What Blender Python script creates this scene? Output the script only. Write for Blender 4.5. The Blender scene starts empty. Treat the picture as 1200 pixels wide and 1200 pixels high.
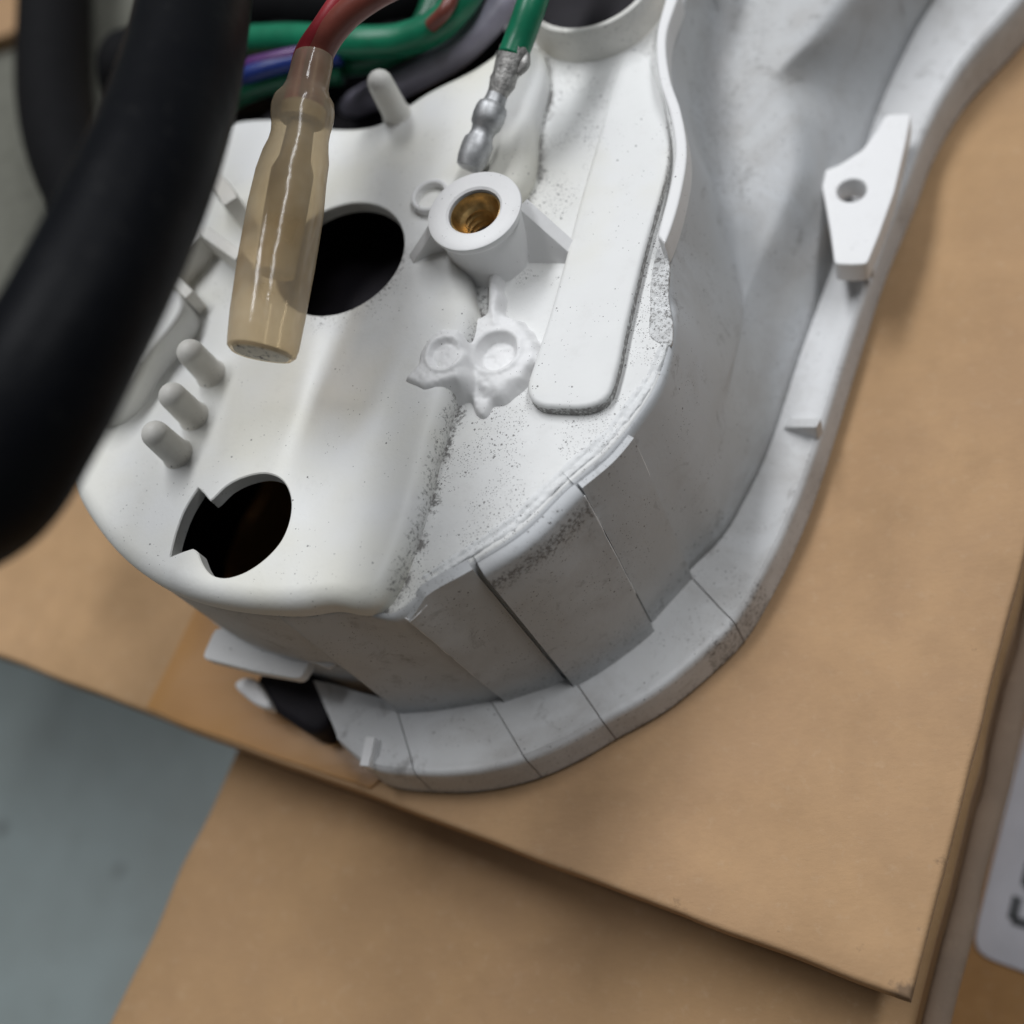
import bpy, math, random
import numpy as np
from mathutils import Vector, Matrix
from mathutils.geometry import delaunay_2d_cdt

rnd = random.Random(7)
rng = np.random.default_rng(7)
S = bpy.context.scene
COL = S.collection

# ------------------------------------------------------------------ camera
# pinhole solved from the photograph: nadir vanishing point (1094,1324), focal 1420 px on a 1200 px frame
F = 1420.0
HC = 0.1227                                   # camera height above the cardboard (metres)
d = np.array([494.0, 724.0, F]); d /= np.linalg.norm(d)       # 'down' in camera axes (x right, y down, z forward)
ZW = -d
XW = np.array([1.0, 0, 0]) - d[0] * d; XW /= np.linalg.norm(XW)
YW = np.cross(ZW, XW)
RW = np.stack([XW, YW, ZW])                   # camera axes -> world axes
CAM = np.array([0.0, 0.0, HC])

def B(px, py, z):
    """point of the place seen at that spot of the photograph, on the level z"""
    v = RW @ np.array([px - 600.0, py - 600.0, F])
    return CAM + v * ((z - HC) / v[2])

def PB(lst, z=None):
    return np.array([B(p[0], p[1], p[2] if len(p) > 2 else z) for p in lst])

cam_d = bpy.data.cameras.new('camera')
cam = bpy.data.objects.new('camera', cam_d); COL.objects.link(cam)
cx, cy, cz = RW @ np.array([1.0, 0, 0]), RW @ np.array([0, -1.0, 0]), RW @ np.array([0, 0, -1.0])
cam.matrix_world = Matrix(((cx[0], cy[0], cz[0], CAM[0]), (cx[1], cy[1], cz[1], CAM[1]), (cx[2], cy[2], cz[2], CAM[2]), (0, 0, 0, 1)))
cam_d.sensor_width = 36.0
cam_d.lens = 36.0 * F / 1200.0
cam_d.clip_start = 0.005
cam_d.clip_end = 50
cam_d.dof.use_dof = True
cam_d.dof.focus_distance = 0.1165
cam_d.dof.aperture_fstop = 12.5
S.camera = cam

# ------------------------------------------------------------------ world, lamps, exposure
W = bpy.data.worlds.new('World'); S.world = W
W.use_nodes = True
bg = W.node_tree.nodes['Background']
bg.inputs[0].default_value = (0.93, 0.96, 1.0, 1)
bg.inputs[1].default_value = 0.05

def tube_lamp(name, loc, target, length, width, power, color, along):
    L = bpy.data.lights.new(name, 'AREA'); L.shape = 'RECTANGLE'; L.size = length; L.size_y = width
    L.energy = power; L.color = color
    o = bpy.data.objects.new(name, L); COL.objects.link(o)
    zdir = (Vector(loc) - Vector(target)).normalized()
    x = Vector(along); x = (x - x.dot(zdir) * zdir).normalized(); y = zdir.cross(x)
    o.matrix_world = Matrix(((x.x, y.x, zdir.x, loc[0]), (x.y, y.y, zdir.y, loc[1]), (x.z, y.z, zdir.z, loc[2]), (0, 0, 0, 1)))
    return o

LIGHT_COL = (0.955, 0.972, 1.0)
def aim(az, el, dist): a, e = math.radians(az), math.radians(el); return (dist*math.cos(e)*math.cos(a), 0.05 + dist*math.cos(e)*math.sin(a), dist*math.sin(e))
tube_lamp('ceiling_tube_light', aim(124, 64, 1.6), (0, 0.05, 0), 1.3, 0.22, 17, LIGHT_COL, (0.25, 1, 0))
tube_lamp('ceiling_tube_light', aim(30, 60, 1.7), (0, 0.05, 0), 1.3, 0.16, 12.5, LIGHT_COL, (0.25, 1, 0))

S.view_settings.view_transform = 'Standard'
S.view_settings.look = 'None'
S.view_settings.gamma = 1.0
S.view_settings.exposure = 0.05
S.cycles.max_bounces = 10
S.cycles.transmission_bounces = 8
S.cycles.transparent_max_bounces = 8
S.cycles.caustics_reflective = False
S.cycles.caustics_refractive = False
S.cycles.sample_clamp_indirect = 4.0

# ------------------------------------------------------------------ materials
class NT:
    def __init__(self, name):
        self.m = bpy.data.materials.new(name); self.m.use_nodes = True
        self.t = self.m.node_tree; self.n = self.t.nodes; self.l = self.t.links
        self.p = self.n['Principled BSDF']
        self.tc = self.n.new('ShaderNodeTexCoord').outputs['Object']
    def link(self, a, b): self.l.new(a, b)
    def noise(self, scale, detail=4, rough=0.55, vec=None, dist=0.0):
        n = self.n.new('ShaderNodeTexNoise'); n.inputs['Scale'].default_value = scale
        n.inputs['Detail'].default_value = detail; n.inputs['Roughness'].default_value = rough
        n.inputs['Distortion'].default_value = dist
        self.link(vec or self.tc, n.inputs['Vector']); return n.outputs[0]
    def vor(self, scale, rand=1.0, feature='F1'):
        n = self.n.new('ShaderNodeTexVoronoi'); n.inputs['Scale'].default_value = scale; n.feature = feature
        n.inputs['Randomness'].default_value = rand
        self.link(self.tc, n.inputs['Vector']); return n
    def ramp(self, fac, a, b, ca=(0, 0, 0, 1), cb=(1, 1, 1, 1)):
        n = self.n.new('ShaderNodeValToRGB'); e = n.color_ramp.elements
        e[0].position = a; e[0].color = ca; e[1].position = b; e[1].color = cb
        self.link(fac, n.inputs[0]); return n.outputs[0]
    def mix(self, fac, a, b, mode='MIX'):
        n = self.n.new('ShaderNodeMix'); n.data_type = 'RGBA'; n.blend_type = mode
        for sock, v in ((n.inputs[0], fac), (n.inputs[6], a), (n.inputs[7], b)):
            if isinstance(v, (float, int)): sock.default_value = v
            elif isinstance(v, tuple): sock.default_value = v if len(v) == 4 else v + (1,)
            else: self.link(v, sock)
        return n.outputs[2]
    def math(self, op, a, b=None, c=None):
        n = self.n.new('ShaderNodeMath'); n.operation = op
        for i, v in enumerate((a, b, c)):
            if v is None: continue
            if isinstance(v, (float, int)): n.inputs[i].default_value = v
            else: self.link(v, n.inputs[i])
        return n.outputs[0]
    def attr(self, name):
        n = self.n.new('ShaderNodeAttribute'); n.attribute_name = name; return n.outputs['Fac']
    def scaled(self, v):
        n = self.n.new('ShaderNodeMapping'); n.inputs['Scale'].default_value = v
        self.link(self.tc, n.inputs['Vector']); return n.outputs[0]
    def base(self, c):
        s = self.p.inputs['Base Color']
        if isinstance(c, tuple): s.default_value = c if len(c) == 4 else c + (1,)
        else: self.link(c, s)
    def rough(self, v):
        s = self.p.inputs['Roughness']
        if isinstance(v, (float, int)): s.default_value = v
        else: self.link(v, s)
    def bump(self, h, dist, strength=1.0, normal=None):
        n = self.n.new('ShaderNodeBump'); n.inputs['Distance'].default_value = dist; n.inputs['Strength'].default_value = strength
        self.link(h, n.inputs['Height'])
        if normal is not None: self.link(normal, n.inputs['Normal'])
        self.link(n.outputs[0], self.p.inputs['Normal']); return n.outputs[0]

def plastic(name, white=(0.76, 0.765, 0.755), yellow=(0.71, 0.69, 0.585), ymix=0.5, speck=0.35, grime=0.0, rough=0.42):
    t = NT(name)
    big = t.ramp(t.noise(55, 3), 0.42, 0.62)
    c = t.mix(t.math('MULTIPLY', big, ymix), white, yellow)
    # fine streaky wear
    c = t.mix(t.math('MULTIPLY', t.ramp(t.noise(420, 5, 0.7), 0.55, 0.8), 0.16), c, (0.45, 0.43, 0.40))
    # grime held in by the vertex attribute 'grime' (dirt packed in creases and rubbed onto edges) and by its own patches
    ga = t.attr('grime')
    patch = t.ramp(t.noise(90, 5, 0.65, dist=0.4), 0.50, 0.72)
    if grime > 0:
        c = t.mix(t.math('MULTIPLY', patch, grime), c, (0.30, 0.275, 0.25))
        c = t.mix(t.math('MULTIPLY', t.ramp(t.noise(260, 6, 0.75, dist=0.6), 0.58, 0.70), grime), c, (0.12, 0.11, 0.10))
    gr = t.ramp(t.math('ADD', t.noise(2300, 5, 0.75), t.math('MULTIPLY', ga, 0.34)), 0.68, 0.80)
    c = t.mix(t.math('MULTIPLY', gr, 0.85), c, (0.11, 0.105, 0.10))
    # specks: small irregular grains of black dirt
    fac = None
    for sc, rad in ((5200, 0.26), (3100, 0.23), (1500, 0.18), (700, 0.09)):
        v = t.vor(sc)
        sep = t.n.new('ShaderNodeSeparateColor'); t.link(v.outputs['Color'], sep.inputs[0])
        jitter = t.math('MULTIPLY', t.noise(sc * 3.2, 3, 0.7), 0.22)
        dd = t.math('ADD', v.outputs['Distance'], t.math('SUBTRACT', jitter, 0.11))
        keep = t.math('GREATER_THAN', sep.outputs[0], t.math('SUBTRACT', 1.0 - 0.5 * speck, t.math('MULTIPLY', ga, 0.22)))
        clump = t.math('GREATER_THAN', t.math('ADD', t.noise(170, 3, 0.6), t.math('MULTIPLY', ga, 0.10)), 0.49)
        f = t.math('MULTIPLY', t.math('MULTIPLY', t.ramp(dd, rad * 0.6, rad, (1, 1, 1, 1), (0, 0, 0, 1)), keep), clump)
        fac = f if fac is None else t.math('MAXIMUM', fac, f)
    c = t.mix(t.math('MULTIPLY', fac, 0.85), c, (0.075, 0.07, 0.068))
    smear = t.math('MULTIPLY', t.math('MULTIPLY', ga, t.ramp(t.noise(350, 4, 0.6), 0.3, 0.7)), 0.55)
    c = t.mix(smear, c, (0.24, 0.225, 0.21))
    t.base(c)
    t.rough(t.math('ADD', rough, t.math('MULTIPLY', t.noise(300, 4), 0.18)))
    t.p.inputs['Specular IOR Level'].default_value = 0.42
    t.p.inputs['Subsurface Weight'].default_value = 0.0
    hb = t.math('ADD', t.math('MULTIPLY', t.noise(1500, 4, 0.6), 0.35), t.noise(120, 3))
    t.bump(hb, 0.00016, 0.55)
    return t.m

M = {}
M['plastic'] = plastic('aged_white_plastic', ymix=0.62, speck=0.10)
M['plastic_speck'] = plastic('dirty_white_plastic', ymix=0.25, speck=1.35)
M['plastic_wall'] = plastic('shaded_grubby_plastic', white=(0.56, 0.575, 0.59), yellow=(0.48, 0.475, 0.455), speck=0.30, grime=0.42, rough=0.48)  # base greyed to deepen the walls' shade, real grime patches on top
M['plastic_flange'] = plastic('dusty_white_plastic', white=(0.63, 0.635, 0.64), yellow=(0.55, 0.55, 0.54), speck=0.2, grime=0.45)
M['plastic_clean'] = plastic('clean_white_plastic', white=(0.82, 0.82, 0.82), yellow=(0.78, 0.775, 0.75), ymix=0.3, speck=0.06)
M['plastic_rough'] = plastic('filed_white_plastic', white=(0.74, 0.75, 0.75), yellow=(0.62, 0.63, 0.62), speck=0.9, grime=0.22, rough=0.6)

def cardboard(name, base=(0.445, 0.282, 0.150), dark=(0.385, 0.24, 0.122), rough=0.75):
    t = NT(name)
    c = t.mix(t.ramp(t.noise(38, 4, 0.6), 0.35, 0.68), base, dark)
    c = t.mix(t.math('MULTIPLY', t.ramp(t.noise(14, 3), 0.4, 0.65), 0.28), c, (0.45, 0.285, 0.185))
    c = t.mix(t.math('MULTIPLY', t.ramp(t.noise(130, 5, 0.6), 0.42, 0.66), 0.38), c, tuple(min(1, x * 1.22) for x in base))
    c = t.mix(t.math('MULTIPLY', t.ramp(t.noise(75, 5, 0.65, dist=0.5), 0.52, 0.70), 0.22), c, tuple(x * 0.72 for x in dark))
    fib = t.noise(1.0, 5, 0.7, vec=t.scaled((900, 2000, 900)))
    c = t.mix(t.math('MULTIPLY', t.ramp(fib, 0.5, 0.75), 0.07), c, (0.22, 0.14, 0.085))
    c = t.mix(t.math('MULTIPLY', t.ramp(t.noise(700, 4, 0.7), 0.56, 0.72), 0.16), c, (0.56, 0.43, 0.30))
    st = t.ramp(t.noise(60, 6, 0.7, dist=0.8), 0.66, 0.78)
    c = t.mix(t.math('MULTIPLY', st, 0.14), c, (0.20, 0.13, 0.08))
    ga = t.attr('grime')
    c = t.mix(t.math('MULTIPLY', t.ramp(t.math('ADD', t.noise(260, 5, 0.7), t.math('MULTIPLY', ga, 0.4)), 0.68, 0.82), 0.7), c, (0.10, 0.07, 0.05))
    t.base(c); t.rough(rough)
    t.p.inputs['Specular IOR Level'].default_value = 0.25
    dent = t.noise(1.0, 4, vec=t.scaled((70, 130, 70)), dist=0.3)
    t.bump(t.math('ADD', t.math('MULTIPLY', dent, 1.0), t.math('ADD', t.math('MULTIPLY', fib, 0.3), t.math('MULTIPLY', t.noise(1400, 4, 0.7), 0.18))), 0.00030, 0.6)
    return t.m
M['card'] = cardboard('brown_cardboard')
M['card_low'] = cardboard('tan_cardboard', (0.36, 0.225, 0.112), (0.31, 0.19, 0.092))
M['card_orange'] = cardboard('ochre_cardboard', (0.34, 0.19, 0.075), (0.27, 0.14, 0.05))
M['card_grey'] = cardboard('scuffed_cardboard', (0.30, 0.225, 0.165), (0.22, 0.17, 0.13))

def simple(name, color, rough=0.5, metal=0.0, spec=0.5, nscale=300, namp=0.15, bump=0.0001, coat=0.0):
    t = NT(name)
    dk = tuple(x * (1 - namp * 2.0) for x in color)
    t.base(t.mix(t.ramp(t.noise(nscale, 4, 0.6), 0.35, 0.7), color, dk))
    t.rough(t.math('ADD', rough, t.math('MULTIPLY', t.noise(nscale * 1.7, 3), 0.12)))
    t.p.inputs['Metallic'].default_value = metal
    t.p.inputs['Specular IOR Level'].default_value = spec
    t.p.inputs['Coat Weight'].default_value = coat
    t.bump(t.noise(nscale * 2, 4), bump, 0.5)
    return t.m
def cable_mat():
    t = NT('black_vinyl')
    c = t.mix(t.math('MULTIPLY', t.ramp(t.noise(700, 5, 0.7), 0.60, 0.74), 0.5), (0.004, 0.0045, 0.006), (0.035, 0.034, 0.033))
    c = t.mix(t.math('MULTIPLY', t.ramp(t.noise(90, 4, 0.6), 0.5, 0.75), 0.2), c, (0.010, 0.010, 0.010))
    t.base(c); t.rough(t.math('ADD', 0.36, t.math('MULTIPLY', t.noise(160, 4), 0.28)))
    t.p.inputs['Specular IOR Level'].default_value = 0.07
    t.bump(t.math('ADD', t.noise(260, 4), t.math('MULTIPLY', t.noise(60, 2), 2.0)), 0.0003, 0.5)
    return t.m
M['black'] = cable_mat()

M['black_matt'] = simple('black_cloth_tape', (0.004, 0.004, 0.005), 0.7, spec=0.15)
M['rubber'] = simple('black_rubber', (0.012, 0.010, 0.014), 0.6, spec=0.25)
M['brass'] = simple('brass', (0.72, 0.48, 0.20), 0.30, 1.0, nscale=900, namp=0.25, bump=0.00004)
M['tin'] = simple('tinned_metal', (0.60, 0.61, 0.62), 0.47, 0.8, nscale=700, namp=0.22, bump=0.00006)
M['tin_worn'] = simple('worn_tinned_metal', (0.50, 0.49, 0.47), 0.5, 0.7, nscale=1500, namp=0.3, bump=0.0002)
M['green'] = simple('green_insulation', (0.006, 0.19, 0.095), 0.30, spec=0.5, nscale=250)
M['green_dark'] = simple('dark_green_insulation', (0.003, 0.105, 0.05), 0.30, spec=0.5, nscale=250)
M['brown'] = simple('brown_insulation', (0.20, 0.055, 0.04), 0.32, nscale=250)
M['red'] = simple('red_insulation', (0.32, 0.025, 0.035), 0.36, nscale=250)
M['blue'] = simple('blue_insulation', (0.012, 0.035, 0.22), 0.35, nscale=250)
M['purple'] = simple('purple_insulation', (0.10, 0.02, 0.16), 0.35, nscale=250)
M['lilac'] = simple('pale_lilac_insulation', (0.36, 0.34, 0.42), 0.4, nscale=250)
M['paper'] = simple('white_label_paper', (0.52, 0.52, 0.56), 0.55, spec=0.3, nscale=200, namp=0.05, bump=0.00003)
M['ink'] = simple('black_ink', (0.10, 0.105, 0.11), 0.6, spec=0.2, nscale=600)
M['cream'] = simple('cream_nylon', (0.62, 0.56, 0.43), 0.4, nscale=300)
M['pegplastic'] = plastic('yellowed_white_plastic', white=(0.76, 0.75, 0.71), yellow=(0.70, 0.65, 0.56), speck=0.1)

def floor_mat():
    t = NT('grey_green_floor_paint')
    c = t.mix(t.ramp(t.noise(26, 5, 0.65), 0.35, 0.65), (0.215, 0.26, 0.26), (0.175, 0.205, 0.20))
    v = t.vor(64)
    c = t.mix(t.math('MULTIPLY', t.ramp(v.outputs['Distance'], 0.05, 0.13, (1, 1, 1, 1), (0, 0, 0, 1)), 0.7), c, (0.05, 0.055, 0.055))
    t.base(c); t.rough(0.5); t.bump(t.noise(150, 4), 0.0005, 0.4)
    return t.m
M['floor'] = floor_mat()

def tape_mat():
    t = NT('brown_packing_tape')
    t.base(t.mix(t.ramp(t.noise(60, 4), 0.35, 0.7), (0.42, 0.22, 0.075), (0.36, 0.18, 0.06)))
    t.rough(0.35); t.p.inputs['Specular IOR Level'].default_value = 0.4
    t.bump(t.noise(1.0, 3, vec=t.scaled((60, 500, 60))), 0.0002, 0.5)
    return t.m
M['tape'] = tape_mat()

def sleeve_mat():
    t = NT('amber_translucent_vinyl')
    v = t.vor(420)
    sep = t.n.new('ShaderNodeSeparateColor'); t.link(v.outputs['Color'], sep.inputs[0])
    sp = t.math('MULTIPLY', t.ramp(v.outputs['Distance'], 0.05, 0.11, (1, 1, 1, 1), (0, 0, 0, 1)), t.math('GREATER_THAN', sep.outputs[0], 0.72))
    c = t.mix(t.ramp(t.noise(120, 4), 0.35, 0.7), (0.97, 0.88, 0.70), (0.94, 0.82, 0.60))
    c = t.mix(sp, c, (0.10, 0.06, 0.04))
    milky = t.mix(sp, (0.66, 0.58, 0.46), (0.10, 0.06, 0.04))
    milky = t.mix(t.ramp(t.noise(160, 3), 0.4, 0.7), milky, (0.48, 0.365, 0.24))
    t.base(milky)
    t.p.inputs['IOR'].default_value = 1.5
    t.p.inputs['Specular IOR Level'].default_value = 0.9
    t.rough(t.math('ADD', 0.07, t.math('MULTIPLY', t.noise(500, 4), 0.10)))
    t.bump(t.math('ADD', t.noise(900, 3), t.math('MULTIPLY', t.noise(160, 3), 1.5)), 0.00006, 0.6)
    tp = t.n.new('ShaderNodeBsdfTransparent'); tp.inputs[0].default_value = (0.96, 0.85, 0.66, 1)
    tr = t.n.new('ShaderNodeBsdfTranslucent'); t.link(milky, tr.inputs[0])
    m1 = t.n.new('ShaderNodeMixShader'); m1.inputs[0].default_value = 0.68; t.link(tr.outputs[0], m1.inputs[1]); t.link(t.p.outputs[0], m1.inputs[2])
    lw = t.n.new('ShaderNodeLayerWeight'); lw.inputs['Blend'].default_value = 0.35
    m2 = t.n.new('ShaderNodeMixShader'); t.link(t.math('ADD', 0.40, t.math('MULTIPLY', lw.outputs['Facing'], 0.45)), m2.inputs[0])
    t.link(tp.outputs[0], m2.inputs[1]); t.link(m1.outputs[0], m2.inputs[2])
    t.link(m2.outputs[0], t.n['Material Output'].inputs[0])
    return t.m
M['sleeve'] = sleeve_mat()

def endcap_mat():
    t = NT('speckled_cream_plug')
    c = t.mix(t.ramp(t.noise(1500, 5, 0.7), 0.56, 0.62), (0.62, 0.56, 0.46), (0.07, 0.05, 0.04))
    t.base(c); t.rough(0.6); return t.m
M['plug'] = endcap_mat()

# ------------------------------------------------------------------ object helpers
def thing(name, label, cat, loc, group=None):
    o = bpy.data.objects.new(name, None); COL.objects.link(o)
    o.location = Vector(loc); o.empty_display_size = 0.01
    o['label'] = label; o['category'] = cat
    if group: o['group'] = group
    return o
def tag(o, label, cat, group=None):
    o['label'] = label; o['category'] = cat
    if group: o['group'] = group
    return o
def origin_of(parent):
    v = Vector((0, 0, 0))
    while parent is not None:
        v += parent.location; parent = parent.parent
    return v

def mesh(name, verts, faces, mat, parent=None, sharp=38, grime=None, loc=None, solid=0.0):
    v = np.asarray(verts, float)
    me = bpy.data.meshes.new(name)
    off = origin_of(parent)
    o = bpy.data.objects.new(name, me)
    if loc is not None and parent is None:
        off = Vector(loc)
    me.from_pydata([tuple(x) for x in (v - np.array(off))], [], [tuple(int(i) for i in f) for f in faces])
    me.update()
    if sharp is not None:
        me.shade_smooth()
        me.set_sharp_from_angle(angle=math.radians(sharp))
    a = me.attributes.new('grime', 'FLOAT', 'POINT')
    a.data.foreach_set('value', np.asarray(grime if grime is not None else np.zeros(len(v)), dtype=np.float32))
    me.materials.append(mat)
    COL.objects.link(o)
    if parent is not None: o.parent = parent
    elif loc is not None: o.location = Vector(loc)
    if solid:
        m = o.modifiers.new('thickness', 'SOLIDIFY'); m.thickness = solid; m.offset = -1
    return o

def cr(pts, n=8, closed=False):
    """centripetal-ish Catmull-Rom through the points, any dimension"""
    P = np.asarray(pts, float); N = len(P); out = []
    segs = N if closed else N - 1
    for i in range(segs):
        if closed: p0, p1, p2, p3 = P[(i - 1) % N], P[i], P[(i + 1) % N], P[(i + 2) % N]
        else:
            p1, p2 = P[i], P[i + 1]
            p0 = P[i - 1] if i > 0 else 2 * p1 - p2
            p3 = P[i + 2] if i + 2 < N else 2 * p2 - p1
        L = np.linalg.norm(p2 - p1)
        def tang(a, b, c):
            l1, l2 = np.linalg.norm(b - a), np.linalg.norm(c - b)
            if l1 < 1e-12 or l2 < 1e-12: return np.zeros_like(b)
            return ((b - a) / l1 * l2 + (c - b) / l2 * l1) / (l1 + l2) * L
        m1, m2 = tang(p0, p1, p2), tang(p1, p2, p3)
        t = np.linspace(0, 1, n, endpoint=False)[:, None]
        out.append((2*t**3 - 3*t**2 + 1) * p1 + (t**3 - 2*t**2 + t) * m1 + (-2*t**3 + 3*t**2) * p2 + (t**3 - t**2) * m2)
    out = np.concatenate(out)
    return out if closed else np.vstack([out, P[-1:]])

def resample(P, step, closed=True):
    P = np.asarray(P, float)
    Q = np.vstack([P, P[:1]]) if closed else P
    L = np.r_[0, np.cumsum(np.linalg.norm(np.diff(Q, axis=0), axis=1))]
    n = max(6, int(round(L[-1] / step)))
    s = np.linspace(0, L[-1], n, endpoint=not closed)
    return np.stack([np.interp(s, L, Q[:, k]) for k in range(Q.shape[1])], 1)

def ccw(P):
    x, y = P[:, 0], P[:, 1]
    return P if np.sum(x * np.roll(y, -1) - np.roll(x, -1) * y) > 0 else P[::-1]

def outline(pts, z=None, step=0.0006, curved=True, smooth=0):
    P = PB(pts, z)[:, :2]
    if curved: P = cr(P, 10, True)
    P = resample(ccw(P), step)
    for _ in range(smooth):
        P = 0.5 * P + 0.25 * (np.roll(P, 1, 0) + np.roll(P, -1, 0))
    return P

def normals2(P):
    e = np.roll(P, -1, 0) - np.roll(P, 1, 0)
    e = 0.5 * e + 0.25 * (np.roll(e, 1, 0) + np.roll(e, -1, 0))
    e /= np.linalg.norm(e, axis=1)[:, None] + 1e-15
    return np.stack([e[:, 1], -e[:, 0]], 1)          # outward for CCW

def inside(poly, pts):
    x, y = pts[:, 0], pts[:, 1]; r = np.zeros(len(pts), bool)
    x1, y1 = poly[:, 0], poly[:, 1]; x2, y2 = np.roll(x1, -1), np.roll(y1, -1)
    for a, b, c, e in zip(x1, y1, x2, y2):
        if b == e: continue
        m = ((b > y) != (e > y)) & (x < (c - a) * (y - b) / (e - b) + a)
        r ^= m
    return r

def polydist(poly, pts):
    a = poly; b = np.roll(poly, -1, 0); best = np.full(len(pts), 1e9)
    for p, q in zip(a, b):
        e = q - p; L = e @ e
        t = np.clip(((pts - p) @ e) / (L + 1e-18), 0, 1)
        best = np.minimum(best, np.linalg.norm(pts - p - t[:, None] * e, axis=1))
    return best

def slab(name, P, z0, z1, r, mat, parent=None, holes=(), hole_z=None, steps=5, grid=0.0015, hf=None, grime=None, sharp=38, loc=None, bottom=False):
    """prism of the outline P (CCW, metres) from z0 to z1 with its upper edge rounded to radius r"""
    N = len(P); nrm = normals2(P)
    rings = [(0.0, z0), (0.0, z1 - r)]
    for k in range(1, steps + 1):
        a = math.pi / 2 * k / steps
        rings.append((r * (1 - math.cos(a)), z1 - r + r * math.sin(a)))
    V = []; Fc = []
    Q = P.copy(); prev = 0.0
    for off, z in rings:
        if off > prev:
            Q = Q - normals2(Q) * (off - prev); prev = off
            if r > 0.0015: Q = 0.6 * Q + 0.2 * (np.roll(Q, 1, 0) + np.roll(Q, -1, 0))
        V += [(x, y, z) for x, y in Q]
    for k in range(len(rings) - 1):
        for i in range(N):
            j = (i + 1) % N
            Fc.append((k * N + i, k * N + j, (k + 1) * N + j, (k + 1) * N + i))
    last = (len(rings) - 1) * N
    cap = np.array([v[:2] for v in V[last:last + N]])
    loops = [list(range(last, last + N))]
    hb = 0.00012
    for H in holes:
        H = ccw(np.asarray(H)); hn = normals2(H); m = len(H); s = len(V)
        V += [(x, y, z1) for x, y in H]
        V += [(x, y, z1 - hb) for x, y in H - hn * hb]
        V += [(x, y, hole_z) for x, y in H - hn * hb]
        for k in (0, 1):
            for i in range(m):
                j = (i + 1) % m
                Fc.append((s + k * m + i, s + k * m + j, s + (k + 1) * m + j, s + (k + 1) * m + i))
        loops.append(list(range(s, s + m)))
    idx = [i for L in loops for i in L]
    pts = [V[i][:2] for i in idx]
    edges = []; c = 0
    for L in loops:
        n = len(L); edges += [(c + i, c + (i + 1) % n) for i in range(n)]; c += n
    g = []
    if grid:
        lo, hi = cap.min(0), cap.max(0)
        X, Y = np.meshgrid(np.arange(lo[0], hi[0], grid), np.arange(lo[1], hi[1], grid))
        G = np.stack([X.ravel(), Y.ravel()], 1) + rng.uniform(-.2, .2, (X.size, 2)) * grid
        k = inside(cap, G) & (polydist(cap, G) > grid * 0.4)
        for H in holes: k &= ~inside(np.asarray(H), G) & (polydist(np.asarray(H), G) > grid * 0.3)
        g = [tuple(x) for x in G[k]]
    sc = 1000.0
    allp = [Vector((p[0] * sc, p[1] * sc)) for p in pts + g]
    res = delaunay_2d_cdt(allp, edges, [], 1, 1e-5)
    vo, fo, orig = res[0], res[2], res[3]
    mp = []
    for k, v in enumerate(vo):
        og = orig[k]
        if og and og[0] < len(idx): mp.append(idx[og[0]])
        else: V.append((v.x / sc, v.y / sc, z1)); mp.append(len(V) - 1)
    tri = np.array([f for f in fo if len(f) == 3])
    cen = np.array([[(vo[f[0]].x + vo[f[1]].x + vo[f[2]].x) / 3 / sc, (vo[f[0]].y + vo[f[1]].y + vo[f[2]].y) / 3 / sc] for f in tri])
    ok = np.ones(len(tri), bool)
    for H in holes: ok &= ~inside(np.asarray(H), cen)
    ok &= inside(cap, cen)
    for f in tri[ok]:
        a, b, c2 = (vo[i] for i in f)
        f = list(f)
        if (b - a).cross(c2 - a) < 0: f = f[::-1]
        Fc.append(tuple(mp[i] for i in f))
    if bottom:
        Fc.append(tuple(range(N - 1, -1, -1)))
    V = np.array(V)
    if hf is not None:
        V[:, 2] += hf(V[:, 0], V[:, 1]) * np.clip((V[:, 2] - z0) / max(z1 - z0, 1e-9), 0, 1)
    gv = grime(V) if grime is not None else None
    return mesh(name, V, Fc, mat, parent, sharp, gv, loc)

def loft(name, rows, mat, parent=None, closed_u=False, sharp=38, grime=None, solid=0.0, flip=False, loc=None, cap=False):
    R = [np.asarray(r, float) for r in rows]; n = len(R[0]); V = np.concatenate(R); Fc = []
    for k in range(len(R) - 1):
        for i in range(n if closed_u else n - 1):
            j = (i + 1) % n
            f = (k * n + i, k * n + j, (k + 1) * n + j, (k + 1) * n + i)
            Fc.append(f[::-1] if flip else f)
    if cap:
        a = tuple(range(n)); b = tuple(range((len(R) - 1) * n, len(R) * n))
        Fc.append(a if flip else a[::-1]); Fc.append(b[::-1] if flip else b)
    gv = grime(V) if callable(grime) else grime
    return mesh(name, V, Fc, mat, parent, sharp, gv, loc, solid)

def tube(name, pts, rad, mat, parent=None, seg=20, n=10, sharp=60, ends=True, loc=None, wob=0.0):
    """swept round tube through the points; rad: number or one per point"""
    P = np.asarray(pts, float)
    r = np.full(len(P), rad) if np.isscalar(rad) else np.asarray(rad, float)
    C = cr(np.c_[P, r], n); C, r = C[:, :3], C[:, 3]
    T = np.gradient(C, axis=0); T /= np.linalg.norm(T, axis=1)[:, None]
    u = np.cross(T[0], [0.3, 0.5, 0.8]); u /= np.linalg.norm(u)
    rows = []; th = np.linspace(0, 2 * math.pi, seg, endpoint=False)
    for i in range(len(C)):
        u = u - (u @ T[i]) * T[i]; u /= np.linalg.norm(u); w = np.cross(T[i], u)
        rr = r[i] * (1 + wob * math.sin(i * 0.9) * rnd.random())
        rows.append(C[i] + rr * (np.cos(th)[:, None] * u + np.sin(th)[:, None] * w))
    if ends:                                       # rounded ends
        e = r[-1]; s0 = r[0]
        rows = [C[0] - T[0] * s0 * 0.12 + (rows[0] - C[0]) * 0.8, *rows, C[-1] + T[-1] * e * 0.12 + (rows[-1] - C[-1]) * 0.8]
    return loft(name, rows, mat, parent, True, sharp, cap=ends, loc=loc)

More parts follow.
